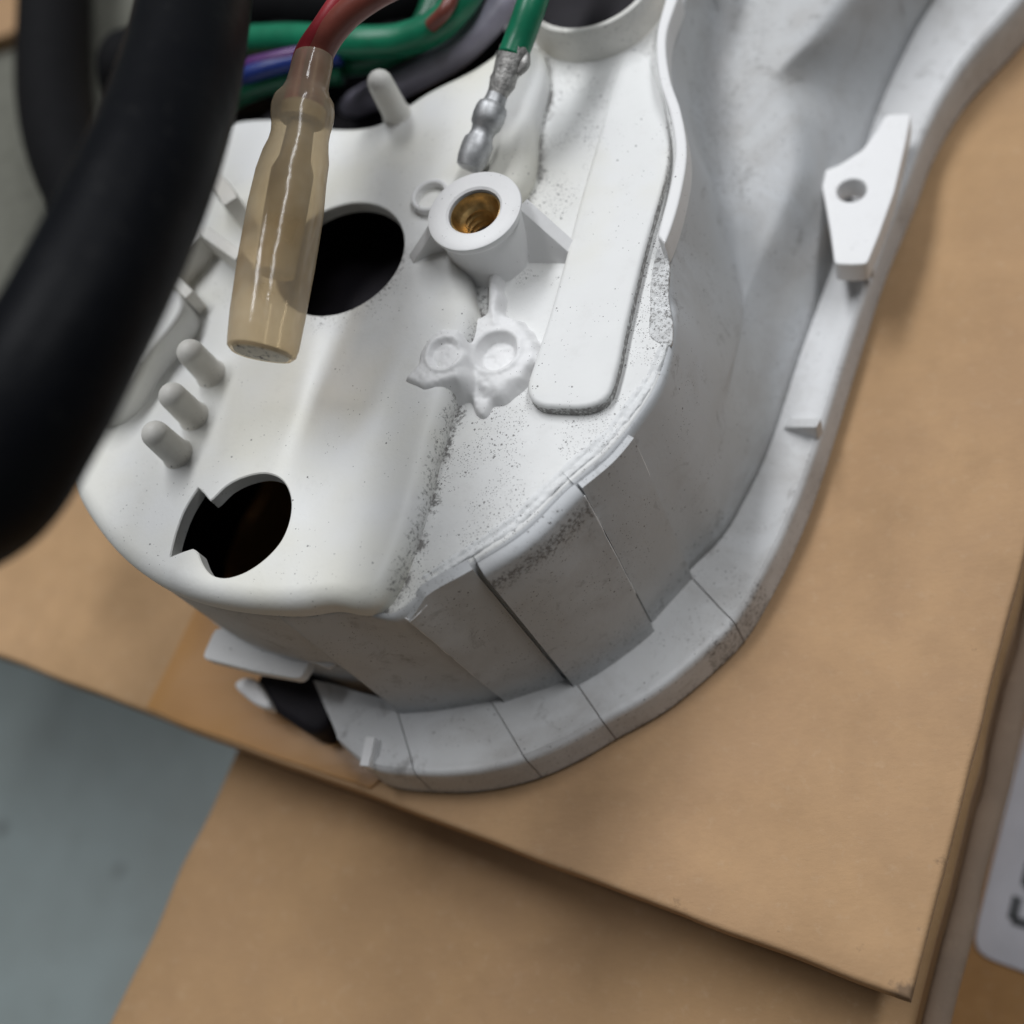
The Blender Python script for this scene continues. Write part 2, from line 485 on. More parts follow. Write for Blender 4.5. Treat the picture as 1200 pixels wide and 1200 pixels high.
def lathe(name, base, axis, prof, mat, parent=None, seg=40, sharp=35, cap=False, squash=1.0, twist=None, loc=None, grime=None):
    """surface of revolution about the line base + t*axis; prof = [(t, r), ...] in metres"""
    base = np.asarray(base, float); a = np.asarray(axis, float); a = a / np.linalg.norm(a)
    u = np.cross(a, [0.11, 0.3, 0.95] if abs(a[2]) < 0.9 else [1, 0.2, 0]); u /= np.linalg.norm(u); w = np.cross(a, u)
    th = np.linspace(0, 2 * math.pi, seg, endpoint=False)
    rows = [base + a * t + r * (np.cos(th)[:, None] * u + squash * np.sin(th)[:, None] * w) for t, r in prof]
    if twist is not None: rows = [np.array([twist(p) for p in row]) for row in rows]
    return loft(name, rows, mat, parent, True, sharp, cap=cap, loc=loc, grime=grime)

def vnoise(x, y, s, seed=0):
    """cheap smooth value noise on arrays"""
    x = np.asarray(x) * s + 31.7 * seed + 1000; y = np.asarray(y) * s + 17.3 * seed + 1000
    xi, yi = np.floor(x).astype(int), np.floor(y).astype(int); fx, fy = x - xi, y - yi
    fx = fx * fx * (3 - 2 * fx); fy = fy * fy * (3 - 2 * fy)
    def h(a, b):
        n = np.sin(a * 127.1 + b * 311.7 + seed * 74.7) * 43758.5453
        return n - np.floor(n)
    return (h(xi, yi) * (1 - fx) + h(xi + 1, yi) * fx) * (1 - fy) + (h(xi, yi + 1) * (1 - fx) + h(xi + 1, yi + 1) * fx) * fy - 0.5

ZF, ZL, ZT, ZP = 0.0043, 0.0280, 0.0308, 0.0294        # levels: flange, ledge, tray, pad

# ================================================================== the floor and the boxes
FLOOR = -0.075
p = PB([(-900, -900), (2200, -900), (2200, 2200), (-900, 2200)], FLOOR)
fl = mesh('floor', [(-3, -3, FLOOR), (3, -3, FLOOR), (3, 3, FLOOR), (-3, 3, FLOOR)], [(0, 1, 2, 3)], M['floor'])
fl['kind'] = 'structure'

# box axes on the level of the cardboard, from its front and right edges
fr0, fr1 = B(0, 768, 0)[:2], B(1062, 1166, 0)[:2]
ex = (fr1 - fr0) / np.linalg.norm(fr1 - fr0)
ey = np.array([-ex[1], ex[0]])
corner = B(1066, 1170, 0)[:2]
def on_box(a, b, z): q = corner + ex * a + ey * b; return np.array([q[0], q[1], z])

def rbox(name, a0, a1, b0, b1, z0, z1, mat, parent, bev=0.0006, wob=0.0, grid=0.004, grime=None, org=None):
    pts = [(a0, b0), (a1, b0), (a1, b1), (a0, b1)]
    P = resample(np.array([(on_box(a, b, 0))[:2] for a, b in pts]), 0.0025)
    if wob: P = P + np.stack([vnoise(P[:, 0], P[:, 1], 180, 3), vnoise(P[:, 0], P[:, 1], 160, 4)], 1) * wob
    return slab(name, ccw(P), z0, z1, bev, mat, parent, grid=grid, steps=3, grime=grime, bottom=True,
                hf=(lambda x, y: vnoise(x, y, 45, 2) * wob * 1.2) if wob else None)

T_CARD = 0.0035
box = thing('cardboard_box', 'brown cardboard box under the white gauge housing, with amber tape across it', 'box', on_box(-0.06, 0.05, -0.0115))
def edge_grime(V):
    q = V[:, :2] - corner
    b = q @ ey; a = q @ ex
    return np.clip(1 - np.abs(b) / 0.0016, 0, 1) * 0.28 + np.clip(1 - np.abs(a) / 0.0012, 0, 1) * 0.25 + np.clip(1 - np.hypot(a, b) / 0.004, 0, 1) * 0.35
rbox('top_panel', -0.140, 0.0, 0.0, 0.20, -T_CARD, 0.0, M['card'], box, 0.0006, 0.00035, grime=edge_grime)
rbox('front_panel', -0.1395, -0.001, 0.0016, 0.0046, -0.0115, -T_CARD, M['card'], box, 0.0003)
rbox('side_panel', -0.0046, -0.0016, 0.0047, 0.199, -0.0115, -T_CARD, M['card'], box, 0.0003)
rbox('side_panel', -0.1390, -0.1360, 0.0047, 0.199, -0.0115, -T_CARD, M['card'], box, 0.0003)
# amber tape strip: its two long edges run parallel to the side edges
ta0 = (B(186, 800, 0)[:2] - corner) @ ex
ta1 = (B(441, 930, 0)[:2] - corner) @ ex
rbox('packing_tape', ta0, ta1, 0.0005, 0.19, -0.0004, 0.00025, M['tape'], box, 0.0001, 0.0007, grid=0.004)
# scuffed flap folded along the right edge, a little lower than the top panel
def flap_grime(V):
    q = V[:, :2] - corner; b = q @ ey
    return 0.55 * (vnoise(b, b * 0, 60, 5) > 0.12)
fa1 = (B(1162, 1000, -0.022)[:2] - corner) @ ex
rbox('side_flap', 0.0006, fa1, -0.012, 0.20, -0.0255, -0.0220, M['card_grey'], box, 0.0011, 0.0008, grime=flap_grime)

# neighbouring box with the white label
nb = thing('cardboard_box', 'darker brown box with white printed label at the right edge of the photo', 'box', on_box(0.05, 0.05, FLOOR))
rbox('body', 0.0012, 0.12, -0.040, 0.20, FLOOR + 0.0005, -0.0500, M['card_orange'], nb, 0.0015, 0.0004)
la0 = (B(1141, 1100, -0.0498)[:2] - corner) @ ex; lb0 = (B(1150, 1121, -0.0498)[:2] - corner) @ ey
lp = [(la0, lb0), (la0 + 0.045, lb0), (la0 + 0.045, lb0 + 0.075), (la0, lb0 + 0.075)]
P = resample(np.array([on_box(a, b, 0)[:2] for a, b in lp]), 0.0005)
for _ in range(30): P = 0.5 * P + 0.25 * (np.roll(P, 1, 0) + np.roll(P, -1, 0))
lab = slab('label', ccw(P), -0.0504, -0.0497, 0.00008, M['paper'], nb, grid=0.004, steps=2)
# printed characters at the label's left margin (only their first strokes are in the picture)
def stroke(pts, w=0.00060):
    """flat printed strokes on the label: list of (a0,b0,a1,b1) in label axes"""
    V, Fc = [], []
    for a0, b0, a1, b1 in pts:
        t = np.array([a1 - a0, b1 - b0]); t /= np.linalg.norm(t); nn = np.array([-t[1], t[0]]) * w
        s = len(V)
        for q in ((a0 - nn[0], b0 - nn[1]), (a1 - nn[0], b1 - nn[1]), (a1 + nn[0], b1 + nn[1]), (a0 + nn[0], b0 + nn[1])):
            V.append(on_box(q[0], q[1], -0.04962))
        Fc.append((s, s + 1, s + 2, s + 3))
    return V, Fc
u0 = (B(1186, 1078, -0.0498)[:2] - corner) @ ex; v0 = (B(1186, 1078, -0.0498)[:2] - corner) @ ey
st = []
for row, h in ((0.0, 0.0030), (0.0046, 0.0030), (0.0100, 0.0020)):
    for k in range(5):
        a = u0 + k * 0.0042 + (0.0006 if row else 0); b = v0 + row
        if k % 2 == 0: st += [(a, b, a, b + h), (a, b, a + 0.0024, b), (a + 0.0030, b - 0.0002, a + 0.0030, b + h)]
        else: st += [(a, b + h, a + 0.0018, b + h), (a + 0.0009, b, a + 0.0009, b + h), (a, b + h * 0.4, a + 0.002, b + h * 0.4)]
V, Fc = stroke(st)
pr = mesh('printed_text', V, Fc, M['ink'], lab, None)

# lower cardboard box under the front edge
lb = thing('cardboard_box', 'tan cardboard box lying lower, beneath the front edge of the taped box', 'box', on_box(-0.05, -0.05, FLOOR))
l0 = (B(262, 905, -0.0115)[:2] - corner) @ ex
rbox('lid', l0, 0.0004, -0.20, 0.16, -0.0155, -0.0118, M['card_low'], lb, 0.0010, 0.0006)
rbox('body', l0 + 0.0015, 0.0001, -0.198, 0.158, FLOOR + 0.0005, -0.0155, M['card_low'], lb, 0.0003)

# grey sheet and a scrap of card lying at the left end of the box
M['grey_sheet'] = simple('grey_green_foam', (0.150, 0.150, 0.125), 0.8, spec=0.15, nscale=500, namp=0.12, bump=0.0002)
gs = slab('foam_sheet', outline([(230, -60), (225, 0), (190, 150), (120, 285), (60, 385), (0, 445), (-60, 475), (-260, 500), (-500, 100), (-300, -300), (200, -300)], 0.003, step=0.002), 0.0006, 0.003, 0.0006, M['grey_sheet'], None, grid=0.004, bottom=True, loc=tuple(B(60, 100, 0.0006)))
tag(gs, 'grey green foam sheet, blurred, behind the black cables at the upper left', 'foam sheet')
sg = slab('cardboard_scrap', outline([(-200, -160), (14, -160), (27, 5), (18, 34), (-12, 46), (-200, 60)], 0.006, step=0.001), 0.0032, 0.006, 0.0005, M['card_low'], None, grid=0.004, bottom=True, loc=tuple(B(-40, -40, 0.0032)))
tag(sg, 'tan scrap of cardboard, blurred, in the top left corner of the photo', 'cardboard scrap')

# ================================================================== the gauge housing
hs = thing('gauge_housing', 'white plastic motorcycle gauge housing lying face down on the taped box', 'gauge housing', B(560, 600, 0))
warp = lambda x, y: vnoise(x, y, 55, 1) * 0.00035 + vnoise(x, y, 150, 2) * 0.00010

# --- outlines (photo spots, each on its own level)
front_T = [(78, 540, .030), (88, 577, .030), (110, 615, .030), (145, 655, .030), (190, 685, .030), (240, 702, .030), (300, 711, .030), (350, 712, .030), (392, 706.5, .030)]
crease = [(430, 721.5, ZL), (452, 717, ZL), (466, 700, ZL), (478, 674, ZL), (497, 620, ZL), (520, 532, ZL), (545, 452, ZL), (566, 388, ZL), (560, 352, ZL), (556, 318, ZL), (562, 285, ZL), (582, 262, ZL), (614, 238, ZL), (634, 150, ZL), (645, 95, ZL), (634, 66, ZL)]
back_T = [(600, 52, .030), (560, 78, .030), (500, 108, .030), (440, 147, .030), (400, 150, .030), (330, 138, .030), (262, 148, .030), (235, 235, .030), (190, 310, .030), (135, 400, .030), (92, 470, .030), (78, 510, .030)]
tray_P = outline(front_T + crease + back_T, smooth=2)
ledge_edge = [(458, 723), (503, 690), (553, 662), (612, 624), (662, 575), (716, 529), (750, 487), (772, 450), (785, 402), (780, 345), (777, 288), (797, 222), (804, 178), (797, 128), (783, 90), (780, 40), (797, -5), (815, -80), (820, -160)]
base_P = outline([(x, y, ZL) for x, y in ledge_edge] + [(700, -260, ZL), (560, -60, ZL), (590, 45, ZL), (540, 110, ZL), (525, 200, ZL), (512, 300, ZL), (500, 380, ZL), (480, 470, ZL), (452, 570, ZL), (420, 650, ZL), (398, 700, ZL), (408, 716, ZL), (432, 719, ZL)], smooth=1)
base_P = base_P - normals2(base_P) * 0.00022

# --- the two holes through the tray
h1 = PB([(385, 245), (430, 236), (460, 247), (474, 276), (468, 312), (440, 345), (400, 366), (360, 372)], ZT)[:, :2]
A = np.c_[2 * h1, np.ones(len(h1))]; sol = np.linalg.lstsq(A, (h1 ** 2).sum(1), rcond=None)[0]
c1 = sol[:2]; r1 = math.sqrt(sol[2] + c1 @ c1)
th = np.linspace(0, 2 * math.pi, 72, endpoint=False)
hole1 = np.stack([c1[0] + r1 * np.cos(th), c1[1] + r1 * np.sin(th)], 1)
h2a = cr(PB([(247, 586), (266, 568), (290, 557), (314, 554), (331, 561), (342, 581), (342, 606), (331, 635), (306, 661), (281, 675), (262, 679), (247, 675), (238, 665), (231, 648)], ZT)[:, :2], 6)
h2b = PB([(226, 644), (213, 648), (198, 654)], ZT)[:, :2]
h2c = cr(PB([(199, 650), (205, 625), (216, 596), (232, 570)], ZT)[:, :2], 4)
hole2 = resample(ccw(np.vstack([h2a, h2b, h2c, PB([(240, 577)], ZT)[:, :2]])), 0.0004)

grow = lambda H, k: ccw(H) + normals2(ccw(H)) * k
slab('base_plate', base_P, ZL - 0.0016, ZL, 0.00035, M['plastic_speck'], hs, (), ZL - 0.0016, grid=0.0012,
     hf=lambda x, y: vnoise(x, y, 90, 6) * 0.00012,
     grime=lambda V: 0.9 * np.clip(1 - polydist(tray_P, V[:, :2]) / 0.0009, 0, 1) + 0.15)
crease_line = PB(crease[2:8], ZL)[:, :2]
def tray_grime(V):
    e = np.full(len(V), 1e9)
    for a, b in zip(crease_line[:-1], crease_line[1:]):
        t = np.clip(((V[:, :2] - a) @ (b - a)) / ((b - a) @ (b - a)), 0, 1)
        e = np.minimum(e, np.linalg.norm(V[:, :2] - a - t[:, None] * (b - a), axis=1))
    h = np.linalg.norm(V[:, :2] - c1, axis=1) - r1
    return np.clip(1 - e / 0.0011, 0, 1) * 0.55 + 0.5 * np.clip(1 - h / 0.003, 0, 1) * (V[:, 1] < c1[1])
slab('raised_tray', tray_P, ZL - 0.0002, ZT, 0.0019, M['plastic'], hs, [hole1, hole2], ZT - 0.0016, steps=8, grid=0.0011, hf=warp, grime=tray_grime)

# --- raised pad at the right
pad_P = outline([(664, 320), (683, 245), (703, 165), (722, 88), (734, 62), (752, 62), (768, 90), (782, 140), (787, 185), (777, 238), (766, 275), (752, 330), (737, 395), (725, 450), (714, 478), (694, 486), (660, 486), (632, 483), (622, 470), (630, 435), (646, 385)], ZL, smooth=3)
py0, py1 = B(690, 270, ZL)[1], B(725, 85, ZL)[1]
def pad_hf(x, y):
    t_ = np.clip((y - py0) / (py1 - py0), 0, 1); t_ = t_ * t_ * (3 - 2 * t_)
    return warp(x, y) * 0.5 - t_ * 0.00135
slab('raised_pad', pad_P, ZL - 0.0003, ZP, 0.0005, M['plastic'], hs, hf=pad_hf, grid=0.0012,
     grime=lambda V: 0.85 * np.clip(1 - polydist(pad_P, V[:, :2]) / 0.0006, 0, 1) * (V[:, 2] < ZL + 0.0011) * np.clip((py1 - V[:, 1]) / (py1 - py0), 0, 1))
# --- rim ridge along the right edge
rim_out = PB([(797, -10), (781, 42), (785, 90), (798, 130), (805, 180), (798, 226), (788, 262), (779, 286)], 0.0306)[:, :2]
rim_in = PB([(783, -14), (769, 44), (772, 92), (785, 134), (791, 178), (784, 222), (775, 256), (770, 276)], 0.0306)[:, :2]
rim_P = resample(ccw(np.vstack([cr(rim_out, 8), cr(rim_in, 8)[::-1]])), 0.0004)
slab('rim_ridge', rim_P, ZL - 0.0004, 0.0306, 0.0003, M['plastic_clean'], hs, hf=lambda x, y: vnoise(x, y, 300, 3) * 0.0001, grid=0.0006, bottom=True)
# filed-down patch where the ridge has broken away
fp = outline([(775, 284), (783, 300), (783, 345), (788, 392), (786, 404), (774, 402), (764, 396), (762, 360), (763, 325)], ZL + 0.0002, step=0.0003, smooth=1)
slab('filed_patch', fp, ZL - 0.0003, ZL + 0.00012, 0.0001, M['plastic_rough'], hs, grid=0.00022, hf=lambda x, y: vnoise(x, y, 2200, 5) * 0.00028 + vnoise(x, y, 5000, 6) * 0.00012,
     grime=lambda V: 0.55 + 0 * V[:, 0])

# --- torn, filed burr along the ledge edge
e1 = cr(PB([(505, 683), (552, 654), (612, 614), (660, 568), (712, 522), (746, 482), (769, 446), (784, 404)], ZL)[:, :2], 40)
e0 = cr(PB([(492, 676), (541, 643), (600, 602), (648, 556), (700, 510), (734, 470), (757, 436), (773, 402)], ZL)[:, :2], 40)
rows = []
s = np.linspace(0, 1, len(e1))
for k, (t, h) in enumerate(((-0.10, -0.0003), (0.05, 0.00002), (0.16, 0.00010), (0.27, 0.00016), (0.38, 0.00012), (0.48, 0.00005), (0.58, 0.00008), (0.68, 0.00015), (0.78, 0.00018), (0.87, 0.00014), (0.95, 0.00005), (1.01, -0.0001), (1.05, -0.0006))):
    q = e0 + (e1 - e0) * (t + 0.07 * vnoise(s * 0.13, s * 0 + 0.02 * k, 300, 7) * (0 < k < 11))[:, None]
    hh = h + (vnoise(q[:, 0], q[:, 1], 700, 8) * 0.00022 + vnoise(q[:, 0], q[:, 1], 2100, 9) * 0.00014 + vnoise(q[:, 0], q[:, 1], 5200, 10) * 0.00007) * (0 < k < 11)
    rows.append(np.c_[q, ZL + hh])
loft('edge_burr', rows, M['plastic_rough'], hs, flip=False, sharp=25)

# black block added inside to darken the view through the holes
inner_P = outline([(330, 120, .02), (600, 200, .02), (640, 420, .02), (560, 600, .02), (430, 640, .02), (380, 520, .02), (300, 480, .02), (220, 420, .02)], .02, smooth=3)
slab('inner_dark_block', inner_P, 0.008, 0.0205, 0.001, M['rubber'], hs, grid=0.003, bottom=True)

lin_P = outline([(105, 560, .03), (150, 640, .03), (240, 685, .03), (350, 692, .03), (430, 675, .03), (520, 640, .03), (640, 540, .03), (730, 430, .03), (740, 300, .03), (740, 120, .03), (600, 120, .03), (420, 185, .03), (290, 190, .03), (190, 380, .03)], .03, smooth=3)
loft('inner_dark_liner', [np.c_[lin_P, np.full(len(lin_P), z)] for z in (0.0262, 0.013, 0.0015)], M['rubber'], hs, True, flip=False)  # black liner added to cut the light bouncing inside

# ================= side walls
def cols(T, n): return cr(PB(T), n)
NS = 8
wall_T = [(312, 711.6, .030), (350, 712, .030), (392, 706.5, .030), (432, 719.5, ZL), (458, 723, ZL), (503, 690, ZL), (553, 662, ZL), (612, 624, ZL), (662, 575, ZL), (716, 529, ZL), (748, 488, ZL), (771, 452, ZL), (785, 402, ZL),
          (777, 288, ZL), (797, 222, ZL), (804, 178, ZL), (784, 90, ZL), (780, 40, ZL), (797, -5, ZL), (830, -70, ZL), (890, -230, ZL)]
wall_F = [(470, 836, .0058), (508, 833, .0057), (546, 827, .0055), (566, 823, .0055), (576, 821, .0053), (622, 807, .0048), (661, 793, .0044), (707, 766, ZF), (748, 735, ZF), (790, 690, ZF), (818, 660, ZF), (842, 637, ZF), (878, 578, ZF),
          (945, 400, ZF), (972, 325, ZF), (992, 262, .0046), (1012, 190, .0050), (1037, 118, .0062), (1072, 38, .0082), (1140, -60, .0100), (1270, -230, .0105)]
wall_SL = {13: (868, 336, .0114), 14: (859, 300, .0125), 15: (853, 266, .0138), 16: (842, 215, .0150), 17: (837, 170, .0160), 18: (836, 122, .0172), 19: (842, 30, .0190), 20: (900, -130, .021)}
wall_SR = {13: (878, 340, .0112), 14: (909, 268, .0136), 15: (934, 205, .0155), 16: (930, 135, .0172), 17: (914, 90, .0182), 18: (955, 42, .0192), 19: (1030, -60, .0205), 20: (1160, -230, .022)}
tt, ff = PB(wall_T), PB(wall_F)
sl = np.array([B(*wall_SL[i]) if i in wall_SL else tt[i] * 0.55 + ff[i] * 0.45 for i in range(len(tt))])
sr = np.array([B(*wall_SR[i]) if i in wall_SR else tt[i] * 0.45 + ff[i] * 0.55 for i in range(len(tt))])
tt[:, 2] = np.minimum(tt[:, 2], ZL - 0.00006)
# straight drop under the tray, where the wall is one plane: keep the crossing with the tray tidy
def snap(C):
    nn = normals2(tray_P)
    for k in range(len(C)):
        j = np.argmin(np.linalg.norm(tray_P - C[k, :2], axis=1)); a = tray_P[j] - nn[j] * 0.00015
        C[k, :2] = a
    return C
curves = [cr(c, NS) for c in (tt, sl, sr, ff)]
mseg = int(3.1 * NS)
c0 = curves[0][:mseg].copy(); curves[0][:mseg] = snap(c0); curves[0][:mseg, 2] = ZL + 0.0003
rows = []
for a, b in zip(curves[:-1], curves[1:]):
    for k in range(8): rows.append(a + (b - a) * k / 8)
rows.append(curves[-1])
Gd = np.array(rows)
wgt = np.clip((np.arange(Gd.shape[1]) / NS - 11.5) / 1.5, 0, 1)[None, :, None]
Sm = Gd.copy()
for _ in range(2): Sm[1:-1] = 0.5 * Sm[1:-1] + 0.25 * (Sm[:-2] + Sm[2:])
Gd = Gd * (1 - wgt) + Sm * wgt
gw = np.zeros(Gd.shape[:2])
for j in range(Gd.shape[1]):
    i = j / NS
    gw[-7:, j] += np.linspace(0, 0.28, 7)
    if i > 15.5: gw[4:12, j] += 0.36
loft('side_wall', list(Gd), M['plastic_wall'], hs, sharp=50, grime=gw.ravel(), solid=0.0012, flip=True)

def wall_at(i, v):
    """point on the straight part of the wall: i = column number (may be fractional), v = 0 top .. 1 bottom, and its outward direction"""
    j = i * NS; k = int(min(math.floor(j), len(curves[0]) - 2)); f = j - k
    t = curves[0][k] * (1 - f) + curves[0][k + 1] * f; b = curves[3][k] * (1 - f) + curves[3][k + 1] * f
    tg = curves[0][min(k + 3, len(curves[0]) - 1)] - curves[0][max(k - 2, 0)]
    n = np.array([tg[1], -tg[0], 0]); n /= np.linalg.norm(n)
    return t + (b - t) * v, n

def panel(i0, i1, off, v0, v1, mat, roll=False, seed=0, lead=0.0, corner_drop=0.0):
    us = np.linspace(i0, i1, 28); vs = list(np.linspace(v0, v1, 14)); rows = []
    gr = []
    def row(v, o, g, zadd=0.0, inn=0.0):
        r = []
        for k, u in enumerate(us):
            q, n = wall_at(u, v + corner_drop * max(0, 1 - k / 9.0) * (v < 0.15)); r.append(q + n * (o + 0.00006 * vnoise(u, v * 3, 2.3, seed)) + np.array([0, 0, zadd])); 
            gr.append(g)
        rows.append(np.array(r))
    if roll:
        for a in np.linspace(0, math.pi / 2, 6): row(0.0, off - 0.0013 * (1 - math.sin(a)), 0.0 if a < 1.2 else 0.35, 0.0011 * math.cos(a) - 0.0008)
        row(0.07, off, 0.75); row(0.12, off, 0.55)
        vs = list(np.linspace(0.18, v1, 12))
    else:
        row(v0, -0.0006, 0.2); row(v0, off * 0.9, 0.25)
    for v in vs: row(v, off, 0.10 + 0.25 * (v > 0.85))
    a = np.array([wall_at(i0, v)[0] - wall_at(i0, v)[1] * 0.0006 for v in np.linspace(0, 1, len(rows))])
    G = np.array(rows); G[:, :, :]
    # return faces on both ends
    def end(col, u): 
        n = wall_at(u, 0.5)[1]; return col - n * (off + 0.0006)
    G = np.concatenate([end(G[:, :1], i0), G, end(G[:, -1:], i1)], 1)
    g2 = np.array(gr).reshape(len(rows), -1); g2 = np.concatenate([g2[:, :1], g2, g2[:, -1:]], 1)
    return loft('wall_panel', list(G), mat, hs, sharp=35, grime=g2.ravel(), flip=True)
panel(4.28, 5.98, 0.00060, -0.012, 1.0, M['plastic_wall'], seed=1, corner_drop=0.05)
panel(6.10, 8.18, 0.00160, 0.0, 1.0, M['plastic_wall'], roll=True, seed=2)
panel(8.25, 9.55, 0.00075, 0.01, 1.0, M['plastic_wall'], seed=3)

# closing walls at the back and far left so that the inside stays enclosed
bk = cr(PB([(60, 470, .030), (92, 440, .030), (150, 370, .030), (200, 290, .030), (240, 200, .030), (270, 160, .030), (400, 170, .030), (520, 120, .030), (600, 60, .030), (560, -60, .030), (700, -260, .030), (830, -70, .030)]), 6)
t0 = bk.copy(); t0[:, 2] = ZL - 0.0010; b0 = bk.copy(); b0[:, 2] = 0.0008
loft('back_wall', [t0, t0 * 0.5 + b0 * 0.5, b0], M['plastic_wall'], hs, solid=0.0010)

# wall left of the step in the skirt, its proud lower lip and the recessed wall beneath
lt = cr(PB([(60, 470, .030), (66, 510, .030), (78, 545, .030), (110, 615, .030), (145, 655, .030), (190, 685, .030), (240, 702, .030), (300, 711, .030), (312, 711.6, .030)]), 8)
lt = snap(lt); top = lt.copy(); top[:, 2] = ZL + 0.0003
bot = lt.copy(); bot[:, 2] = 0.0132
rows = [top + (bot - top) * k / 10 for k in range(11)]
loft('side_wall', rows, M['plastic_wall'], hs, solid=0.0010, flip=True)
nl = normals2(np.vstack([lt[:, :2], lt[::-1, :2] + 0.05]))[:len(lt)]
cen = tray_P.mean(0)
inn = lt[:, :2] + (cen - lt[:, :2]) / np.linalg.norm(cen - lt[:, :2], axis=1)[:, None] * 0.0005
r0 = np.c_[inn, np.full(len(inn), 0.020)]; r1_ = np.c_[inn, np.full(len(inn), 0.0006)]
loft('recessed_wall', [r0 + (r1_ - r0) * k / 6 for k in range(7)][:], M['plastic_wall'], hs, solid=0.0010, flip=True)
# thin mould-flash lines in clean white, painting bright edge highlights on the wall
def flash(pts, r=0.00010):
    P_ = np.array(pts); P_ = P_ + np.stack([vnoise(np.arange(len(P_)), np.arange(len(P_)) * 0, 0.9, 41), vnoise(np.arange(len(P_)), np.arange(len(P_)) * 0, 0.8, 42), 0 * np.arange(len(P_))], 1) * 0.00008
    tube('flash_highlight', P_, [r * (0.6 + 0.7 * abs(vnoise(k_, 0, 1.3, 43)) * 2) for k_ in range(len(P_))], M['plastic_clean'], hs, 8, n=3)
flash([wall_at(4.27, v)[0] + wall_at(4.27, v)[1] * 0.0004 for v in np.linspace(0.02, 0.8, 16)])
flash([wall_at(u, 0.03 + 0.02 * (5 - u))[0] + wall_at(u, 0.03)[1] * 0.00055 for u in np.linspace(4.28, 4.75, 8)])
flash([wall_at(8.22, v)[0] + wall_at(8.22, v)[1] * 0.0008 for v in np.linspace(0.05, 0.75, 14)])
flash([wall_at(9.57, v)[0] + wall_at(9.57, v)[1] * 0.0005 for v in np.linspace(0.04, 0.6, 12)])
lipq = lt[20:]; lq = np.c_[lipq[:, :2], np.full(len(lipq), 0.0132)]; flash(list(lq[::3]) , 0.00014)

# ================= flange round the foot of the wall
FI = [(383, 836, .0058), (420, 838, .0058), (466, 836, .0058), (520, 832, .0056), (575, 821, .0053), (622, 807, .0048), (668, 790, .0044), (722, 757, ZF), (770, 718, ZF), (806, 672, ZF), (840, 638, ZF), (868, 598, ZF), (902, 520, ZF), (930, 440, ZF), (957, 365, ZF), (985, 290, ZF), (1010, 195, .0050), (1037, 118, .0064), (1072, 38, .0082), (1140, -60, .0100), (1200, -140, .0105)]
FO = [(399, 870, .0052), (434, 897, .0052), (487, 905, .0052), (550, 904, .0050), (616, 889, .0048), (663, 869, .0045), (706, 845, .0043), (766, 811, ZF), (816, 771, ZF), (859, 729, ZF), (893, 672, ZF), (922, 612, ZF), (958, 515, ZF), (983, 435, ZF), (1004, 368, ZF), (1027, 300, ZF), (1060, 215, .0055), (1085, 150, .0058), (1122, 85, .0062), (1192, 5, .0068), (1262, -80, .007)]
fi, fo = cr(PB(FI), 10), cr(PB(FO), 10)
out = fo - fi; out[:, 2] = 0; out /= np.linalg.norm(out, axis=1)[:, None]
fi2 = fi - out * (0.0009 + 0.0035 * np.clip(1 - np.arange(len(fi)) / 24.0, 0, 1))[:, None]
def flange_part(c0, c1, dz, seed):
    a, b = int(round(c0 * 10)), int(round(c1 * 10)) + 1
    I, O, D = fi2[a:b], fo[a:b], out[a:b]
    g = 0.00006; k0 = np.array([0, 0, dz])
    rr = []
    up = lambda q, z: q + np.array([0, 0, z])
    rr += [I + k0, I + (O - I) * 0.3 + k0, I + (O - I) * 0.6 + k0, I + (O - I) * 0.82 + k0, up(I + (O - I) * 0.90, dz + 0.00025), up(I + (O - I) * 0.96, dz + 0.00045), up(O, 0.0004)]
    rr += [O + D * 0.0003 + np.array([0, 0, 0.00015]), O + D * 0.00045 - np.array([0, 0, 0.0004])]
    for z in (0.4, 0.75, 1.0):
        q = O + D * (0.00045 + 0.0006 * z); q = q.copy(); q[:, 2] = (O[:, 2] - 0.0004) * (1 - z) + 0.0006 * z; rr.append(q)
    # close the segment with a short drop at each end so that the seams read as seams
    R = []
    for q in rr:
        t = q[1] - q[0]; t /= np.linalg.norm(t); q = q.copy(); q[0] += t * g; q[-1] -= (q[-1] - q[-2]) / np.linalg.norm(q[-1] - q[-2]) * g
        R.append(np.vstack([q[:1] - np.array([[0, 0, 0.0006]]), q, q[-1:] - np.array([[0, 0, 0.0006]])]))
    G = np.array(R); gm = np.zeros(G.shape[:2]); gm[-5:] = 0.28; gm[-1] = 0.5
    s = np.linspace(c0, c1, G.shape[1]); gm[2:] += 0.28 * (np.abs(s - 9.0) < 0.9)[None]
    return loft('flange_segment', list(G), M['plastic_flange'], hs, sharp=40, grime=gm.ravel(), flip=True)
flange_part(0, 2, 0.00016, 1); flange_part(2, 4, 0.00000, 2); flange_part(4, 6.0, 0.00018, 3); flange_part(6.0, 9, 0.00002, 4); flange_part(9, 20, 0.00012, 5)

